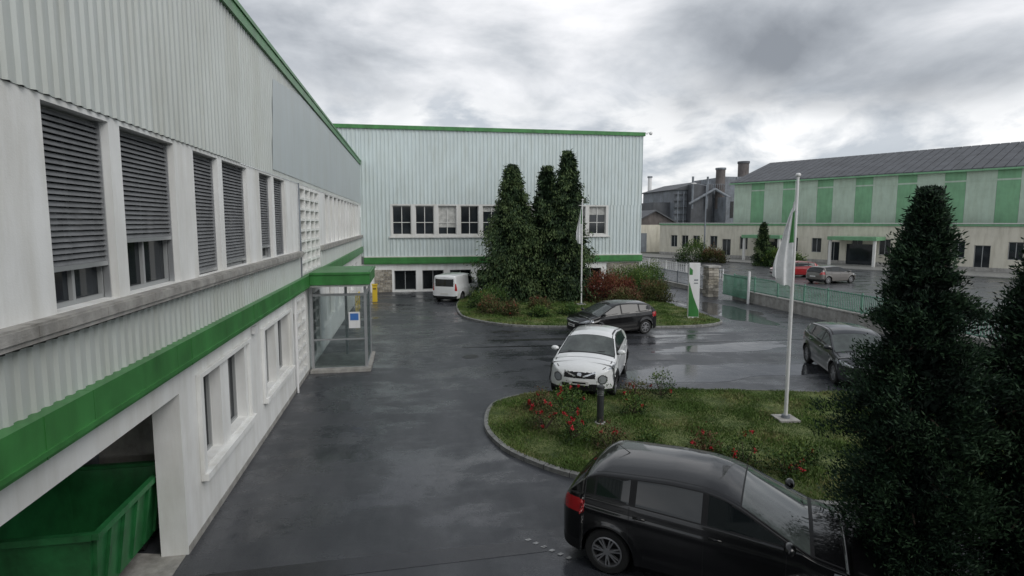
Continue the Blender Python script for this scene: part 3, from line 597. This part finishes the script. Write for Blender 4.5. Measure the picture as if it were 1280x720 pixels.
def car(name,x,y,head,sp,pm,hi=1.,sc_=1.):
    e=empty(name,(x,y,0),R_(head)); e.scale=(sc_,)*3
    L2=sp['L']/2; Wh=sp['W']/2; ef,er=sp['ef'],sp['er']; R=sp['R']; ax=sp['ax']; Ra=R+.055
    xs=np.linspace(-L2,L2,1200); zt_=np.interp(xs,[p[0] for p in sp['top']],[p[1] for p in sp['top']])
    k=np.exp(-.5*(np.arange(-45,46)/14.)**2); k/=k.sum(); zt_=np.convolve(np.pad(zt_,45,mode='edge'),k,'valid')
    zt=lambda q:np.interp(q,xs,zt_)
    ne=int(30*hi); ph=np.linspace(0,math.pi/2,ne); pw=2/2.6
    xf=(L2-ef)+ef*np.sin(ph)**pw; wf=np.cos(ph)**pw
    pr=2/3.4; xr=-(L2-er)-er*np.sin(ph)**pr; wr=np.cos(ph)**pr
    ws=sp['ws']
    mid=np.linspace(-(L2-er),L2-ef,int(130*hi))[1:-1]; mid=np.concatenate([mid]+[[d-.005,d+.005] for d in sp['doors']]+[[a-Ra+.001,a+Ra-.001] for a in ax]+[[ws[0]+.02,ws[1]]]); mid=np.unique(mid)
    X=np.concatenate([xr[::-1],mid,xf]); Wp=np.concatenate([wr[::-1],np.ones(len(mid)),wf])
    Wp=Wp*(1-.05*np.clip((np.abs(X)-.9)/(L2-.9),0,1)**2)
    ZT=zt(X); belt=np.interp(X,[-L2,L2],sp['belt']); ZB=np.minimum(belt,ZT-sp['crown']-.012); ZE=ZT-sp['crown']
    zl=np.full(len(X),sp['clear']); zl=zl+.05*np.clip((np.abs(X)-(L2-.35))/.35,0,1)
    for a in ax:
        d=X-a; k=np.abs(d)<Ra; zl[k]=np.maximum(zl[k],R+np.sqrt(Ra**2-d[k]**2))
    zl=np.minimum(zl,ZB-.05)
    nL,nG,nT=int(30*hi),int(16*hi),int(22*hi)
    fy=lambda z:1-.07*np.clip((.55-z)/.35,0,1)**2-.05*np.clip((z-.6)/.45,0,1)**2
    rows=[];reg=[]
    for i in range(nL):
        z=zl+(ZB-zl)*i/(nL-1); yv=Wh*fy(z)*Wp
        for a in ax:
            rr=np.hypot(X-a,z-R); yv=yv+Wp*(.035 if sp.get('juke') else .022)*np.exp(-((rr-Ra)/.06)**2)
        yv=yv+Wp*.014*np.exp(-((z-(ZB-.16))/.03)**2)*(np.abs(X)<1.7)-Wp*.014*np.exp(-((z-.42)/.06)**2)*(np.abs(X)<.8)
        rows.append(np.stack([X,yv,z],-1)); reg.append(0)
    yb=Wh*fy(ZB)*Wp
    tl=sp['tum']
    for i in range(1,nG+1):
        z=ZB+(ZE-ZB)*i/nG; yv=yb-(z-ZB)*tl*Wp-.015*Wp; rows.append(np.stack([X,yv,z],-1)); reg.append(1)
    ye=yb-(ZE-ZB)*tl*Wp-.015*Wp
    for i in range(1,nT+1):
        q=1-i/nT; z=ZE+sp['crown']*(1-q**2.2); rows.append(np.stack([X,ye*q,z],-1)); reg.append(2)
    A=np.stack(rows,1); reg=np.array(reg); M_=A[:,:-1][:,::-1].copy(); M_[...,1]*=-1
    A=np.concatenate([A,M_],1); regf=np.concatenate([reg,reg[:-1][::-1]])
    A=sm(A,3)
    nx,nr=A.shape[:2]; idx=np.arange(nx*nr).reshape(nx,nr)
    F=np.stack([idx[:-1,:-1],idx[1:,:-1],idx[1:,1:],idx[:-1,1:]],-1).reshape(-1,4)
    C=.25*(A[:-1,:-1]+A[1:,:-1]+A[1:,1:]+A[:-1,1:]); cx,cy,cz=C[...,0],np.abs(C[...,1]),C[...,2]
    rf=np.where((regf[:-1]==regf[1:]),regf[:-1],np.maximum(regf[:-1],regf[1:]))[None,:]*np.ones((nx-1,1))
    zbf=np.interp(cx,X,ZB); zef=np.interp(cx,X,ZE); yef=np.interp(cx,X,ye)
    MI=np.zeros(cx.shape,int)
    van=sp.get('van'); jk=sp.get('juke')
    sg=sp['sg']; gh=(rf==1)&(cz>zbf+.012)&(cz<zef-.012)&(cx>sg[0]-.03)&(cx<sg[1]+.03)&(zef-zbf>.05)
    MI[gh]=2
    gl=gh&(cz>zbf+.035)&(cz<zef-.035)&(cx>sg[0])&(cx<sg[1])
    for q in sp['bp']: gl&=np.abs(cx-q)>.04
    MI[gl]=1
    MI[(rf==2)&(cx>ws[0])&(cx<ws[1]+.05)&(cy<yef-.03)]=2
    MI[(rf==2)&(cx>ws[0]+.02)&(cx<ws[1])&(cy<yef-.05)]=6
    rg=sp['rg']; MI[(rf==2)&(cx>rg[0]-.02)&(cx<rg[1]+.02)&(cy<yef-.06)]=2; MI[(rf==2)&(cx>rg[0])&(cx<rg[1])&(cy<yef-.09)]=1
    if not van: MI[(rf==2)&(cx>-1.5)&(cx<ws[0])&(np.abs(cy-(yef-.07))<.014)]=2
    hs=(rf==2)&(cx>ws[1]+.05)&(cx<L2-.16); MI[hs&(np.abs(cy-(yef-.05-.05*(cx-ws[1])))<.008)]=2
    for d in sp['doors']: MI[(rf==0)&(np.abs(cx-d)<.0048)&(cz>sp['clear']+.07)]=2
    MI[(rf==0)&(cz<sp['clear']+.035)]=2
    front=cx>L2-ef*.75; rear=cx<-(L2-er*.9)
    if jk:
        front=cx>L2-.5
        rrm=np.minimum(np.hypot(cx-ax[0],cz-R),np.hypot(cx-ax[1],cz-R)); MI[(rf==0)&((rrm<Ra+.055)|(cz<.36))&(~front|(cz<.36))]=2
        MI[front&(cy<.42)&(cz>.64)&(cz<.80)]=2; MI[front&(np.abs(cz-(.64+.17*cy/.42))<.02)&(cy<.42)&(cy>.1)]=5; MI[front&(np.hypot(cy,cz-.74)<.055)]=5
        MI[front&(np.hypot(cy-.60,cz-.62)<.125)]=2; MI[front&(np.hypot(cy-.60,cz-.62)<.10)]=3
        MI[front&(cy<.48)&(cz>.36)&(cz<.50)]=2
        MI[(cx>L2-.72)&(cy>.50)&(cz>.86)&(cz<.95)&(rf<2)]=3
    elif van:
        MI[rear&(cy<.62)&(cy>.05)&(cz>1.02)&(cz<1.48)]=1; MI[rear&(cy<.012)&(cz>.4)]=2
        MI[rear&(cy>.70)&(cz>.75)&(cz<1.2)]=4; MI[rear&(cz<.42)]=2; MI[front&(cy<.4)&(cz>.5)&(cz<.68)]=2; MI[front&(cy>.5)&(cz>.6)&(cz<.82)]=3
    else:
        MI[front&(cy<.52)&(cz>.60)&(cz<.68)]=2; MI[front&(cy<.5)&(np.abs(cz-.69)<.012)]=5; MI[front&(cy<.62-.3*(cz-.3))&(cz>.28)&(cz<.50)]=2
        MI[(cx>L2-.62)&(cy>.50)&(cz>.64+.12*(L2-cx))&(cz<.78+.04*(L2-cx))&(rf<2)]=3
        MI[front&(np.hypot((cy-.68),cz-.42)<.05)]=3
    if not van:
        MI[(cx<-(L2-.42))&(cy>.54)&(cz>.80)&(cz<1.02-.1*(cx+L2))&(rf<2)]=4; MI[rear&(cz<.40)]=2
    np_mesh('body',A.reshape(-1,3),F,[pm,CGL,PLAS,LAMP,TAIL,CHR,WSG],MI.ravel(),e,True)
    b=B(); b.box(-L2+.25,L2-.35,-(Wh-.3),Wh-.3,.17,.62,PLAS)
    for a in ax:
        for s in (-1,1):
            n=18; pts=[(a+(Ra-.002)*math.cos(math.pi*(i/n)),R+(Ra-.002)*math.sin(math.pi*(i/n))) for i in range(n+1)]
            pts=[(pts[0][0],.22)]+pts+[(pts[-1][0],.22)]
            for p,q in zip(pts[:-1],pts[1:]): b.face([(p[0],s*(Wh-.04),p[1]),(q[0],s*(Wh-.04),q[1]),(q[0],s*(Wh-.34),q[1]),(p[0],s*(Wh-.34),p[1])],PLAS)
    b.obj('underbody',e)
    for a in ax:
        for s in (-1,1):
            b=B(); yc=s*(Wh-.115); prof=[(R*.66,-.085),(R*.72,-.1),(R*.93,-.1),(R,-.07),(R,.07),(R*.93,.1),(R*.72,.1),(R*.66,.085)]; n=36
            for i in range(n):
                t0,t1=2*math.pi*i/n,2*math.pi*(i+1)/n
                for (r0,y0),(r1,y1) in zip(prof[:-1],prof[1:]):
                    b.face([(a+r0*math.cos(t0),yc+y0,R+r0*math.sin(t0)),(a+r1*math.cos(t0),yc+y1,R+r1*math.sin(t0)),(a+r1*math.cos(t1),yc+y1,R+r1*math.sin(t1)),(a+r0*math.cos(t1),yc+y0,R+r0*math.sin(t1))],TYRE)
                for (r0,y0,r1,y1,m) in ((R*.68,.088,R*.61,.092,RIM),(R*.61,.092,R*.58,.0,RIM),(R*.58,.02,0.001,.02,PLAS)):
                    b.face([(a+r0*math.cos(t0),yc+s*y0,R+r0*math.sin(t0)),(a+r1*math.cos(t0),yc+s*y1,R+r1*math.sin(t0)),(a+r1*math.cos(t1),yc+s*y1,R+r1*math.sin(t1)),(a+r0*math.cos(t1),yc+s*y0,R+r0*math.sin(t1))],m)
            ns=sp['spokes']
            for i in range(ns):
                for off in (-.13,.13):
                    t=2*math.pi*i/ns+off+.3; c,s2=math.cos(t),math.sin(t); f=lambda u,v,w:(a+c*u-s2*v,yc+s*w,R+s2*u+c*v)
                    b.hexa([f(.03,-.014,.05),f(R*.62,-.011,.06),f(R*.62,.011,.06),f(.03,.014,.05),f(.03,-.012,.085),f(R*.62,-.009,.088),f(R*.62,.009,.088),f(.03,.012,.085)],RIM)
            b.tube((a,yc,R),(a,yc+s*.09,R),.055,.045,RIM,14); b.obj('wheel',e)
    b=B(); mxx=ws[1]-.22; mz=float(np.interp(mxx,X,ZB))+.07
    for s in (-1,1):
        b.ell((mxx,s*(Wh+.06),mz),(.07,.115,.07),pm); b.tube((mxx+.02,s*(Wh-.08),mz-.07),(mxx+.01,s*(Wh+.05),mz-.02),.025,.03,PLAS,8)
        for d in sp['doors'][:2]:
            zh=float(np.interp(d,X,ZB))-.11
            y0,y1=sorted((s*Wh*.975,s*(Wh*.975+.03))); b.box(d+.06,d+.22,y0,y1,zh-.012,zh+.012,pm)
    b.obj('mirrors_handles',e,smooth=True)
    b=B(); zp=.55 if not jk else .56
    b.box(L2-.012,L2+.012,-.26,.26,zp-.055-.04,zp+.055-.04,PLATE); b.box(L2+.0121,L2+.014,-.18,.18,zp-.062,zp-.018,PLAS)
    zr=.62 if not van else .55; b.box(-L2-.014,-L2+.012,-.26,.26,zr-.055,zr+.055,PLATE); b.obj('number_plates',e)
    b=B()
    for yy in (-.52,.02):
        x0=ws[1]-.02; x1=ws[1]-.07; b.tube((x0,yy,float(zt(x0))-.03),(x1,yy+.5,float(zt(x1))-.005),.008,.006,PLAS,6)
    rx=sp['ws'][0]-1.55; b.tube((rx,0,float(zt(rx))-.01),(rx-.2,0,float(zt(rx))+.10),.007,.003,PLAS,6)
    b.obj('wipers_antenna',e)
    return e
car('hatchback_car',4.28,7.12,-36.5,HATCH,P_BLK,1.6,1.035)
car('suv_car',5.62,16.6,-118,JUKE,P_WHT,1.3,1.05)
car('hatchback_car',9.0,24.0,192,HATCH,P_BLK,1.0)
car('hatchback_car',14.3,16.0,-112,HATCH,P_GRY,1.0,1.06)
car('delivery_van',3.1,36.8,62,VAN,P_WHT,.9)
car('hatchback_car',35.2,46.6,165,HATCH,P_RED,.6)
car('hatchback_car',34.6,41.2,10,HATCH,P_SIL,.6)
# ------------------------------------------------------------------ sky / light
w=bpy.data.worlds.new('World'); sc.world=w; w.use_nodes=True; nt=w.node_tree; N=nt.nodes; L=nt.links
bg=N['Background']; bg.inputs['Strength'].default_value=.1
sky=N.new('ShaderNodeTexSky'); sky.sky_type='NISHITA'; sky.sun_disc=False; sky.sun_elevation=R_(42); sky.sun_rotation=R_(140)
tc=N.new('ShaderNodeTexCoord'); sx=N.new('ShaderNodeSeparateXYZ'); L.new(tc.outputs['Generated'],sx.inputs[0])
def mth(op,a,b_=None,clamp=False):
    n=N.new('ShaderNodeMath'); n.operation=op; n.use_clamp=clamp
    for i,v in enumerate((a,b_)):
        if v is None: continue
        if isinstance(v,(int,float)): n.inputs[i].default_value=v
        else: L.new(v,n.inputs[i])
    return n.outputs[0]
zc=mth('ADD',mth('MAXIMUM',sx.outputs[2],0.),.24)
cb=N.new('ShaderNodeCombineXYZ'); L.new(mth('DIVIDE',sx.outputs[0],zc),cb.inputs[0]); L.new(mth('DIVIDE',sx.outputs[1],zc),cb.inputs[1])
def nz(scale,det,dist=.0,off=0,src=None,rough=.5):
    mp=N.new('ShaderNodeMapping'); mp.inputs['Location'].default_value=(off,off*.7,0); L.new(src or cb.outputs[0],mp.inputs[0])
    n=N.new('ShaderNodeTexNoise'); n.inputs['Scale'].default_value=scale; n.inputs['Detail'].default_value=det; n.inputs['Roughness'].default_value=rough; n.inputs['Distortion'].default_value=dist
    L.new(mp.outputs[0],n.inputs['Vector']); return n.outputs['Fac']
cl=mth('ADD',mth('MULTIPLY',nz(1.5,7,.35,3.1,None,.55),.55),mth('MULTIPLY',nz(.7,2,.2,7.7),.45))
rp=N.new('ShaderNodeValToRGB'); el=rp.color_ramp.elements
el[0].position=.38; el[0].color=(.27,.29,.32,1); el[1].position=.64; el[1].color=(1.0,1.0,1.02,1)
x1=el.new(.455); x1.color=(.40,.425,.46,1); x2=el.new(.53); x2.color=(.60,.625,.66,1)
L.new(cl,rp.inputs[0])
mpd=N.new('ShaderNodeMapping'); mpd.inputs['Scale'].default_value=(1,1,2.2); L.new(tc.outputs['Generated'],mpd.inputs[0])
rp2=N.new('ShaderNodeValToRGB'); e2=rp2.color_ramp.elements; e2[0].position=.40; e2[0].color=(.52,.565,.62,1); e2[1].position=.56; e2[1].color=(1.05,1.05,1.05,1)
L.new(nz(6.5,6,.3,1.3,mpd.outputs[0],.55),rp2.inputs[0])
hz=N.new('ShaderNodeMapRange'); hz.inputs['From Min'].default_value=.08; hz.inputs['From Max'].default_value=.26; hz.inputs['To Min'].default_value=.88; hz.inputs['To Max'].default_value=0; hz.clamp=True; hz.interpolation_type='SMOOTHSTEP'
L.new(mth('ADD',sx.outputs[2],mth('MULTIPLY',mth('SUBTRACT',nz(3,3,0,5.5,tc.outputs['Generated']),.5),.35)),hz.inputs['Value'])
mxh=N.new('ShaderNodeMixRGB'); L.new(hz.outputs[0],mxh.inputs[0]); L.new(rp.outputs[0],mxh.inputs[1]); L.new(rp2.outputs[0],mxh.inputs[2])
bk=mth('ADD',1.0,mth('MULTIPLY',mth('MAXIMUM',mth('MULTIPLY',sx.outputs[1],-1),0.),.7))
ml=N.new('ShaderNodeVectorMath'); ml.operation='SCALE'; L.new(mxh.outputs[0],ml.inputs[0]); L.new(mth('MULTIPLY',bk,10.8),ml.inputs['Scale'])
fx=N.new('ShaderNodeMixRGB'); fx.inputs[0].default_value=.93; L.new(sky.outputs[0],fx.inputs[1]); L.new(ml.outputs[0],fx.inputs[2]); L.new(fx.outputs[0],bg.inputs['Color'])
sd=bpy.data.lights.new('sun','SUN'); sd.energy=1.5; sd.angle=R_(40); sd.color=(1,.97,.93)
so=bpy.data.objects.new('sun',sd); link(so)
v=Vector((math.sin(R_(140))*math.cos(R_(42)),math.cos(R_(140))*math.cos(R_(42)),math.sin(R_(42)))); so.rotation_euler=v.to_track_quat('Z','Y').to_euler(); so.location=v*50
cd=bpy.data.cameras.new('camera'); cam=bpy.data.objects.new('camera',cd); link(cam); cam.location=(0,0,5.0); cam.rotation_euler=(R_(90-5.87),0,R_(-9.72))
cd.sensor_width=36; cd.lens=700/1280*36; cd.shift_x=.0066; cd.shift_y=-.0078; cd.clip_start=.05; cd.clip_end=3000; sc.camera=cam
sc.view_settings.view_transform='Standard'; sc.view_settings.look='None'; sc.view_settings.exposure=0
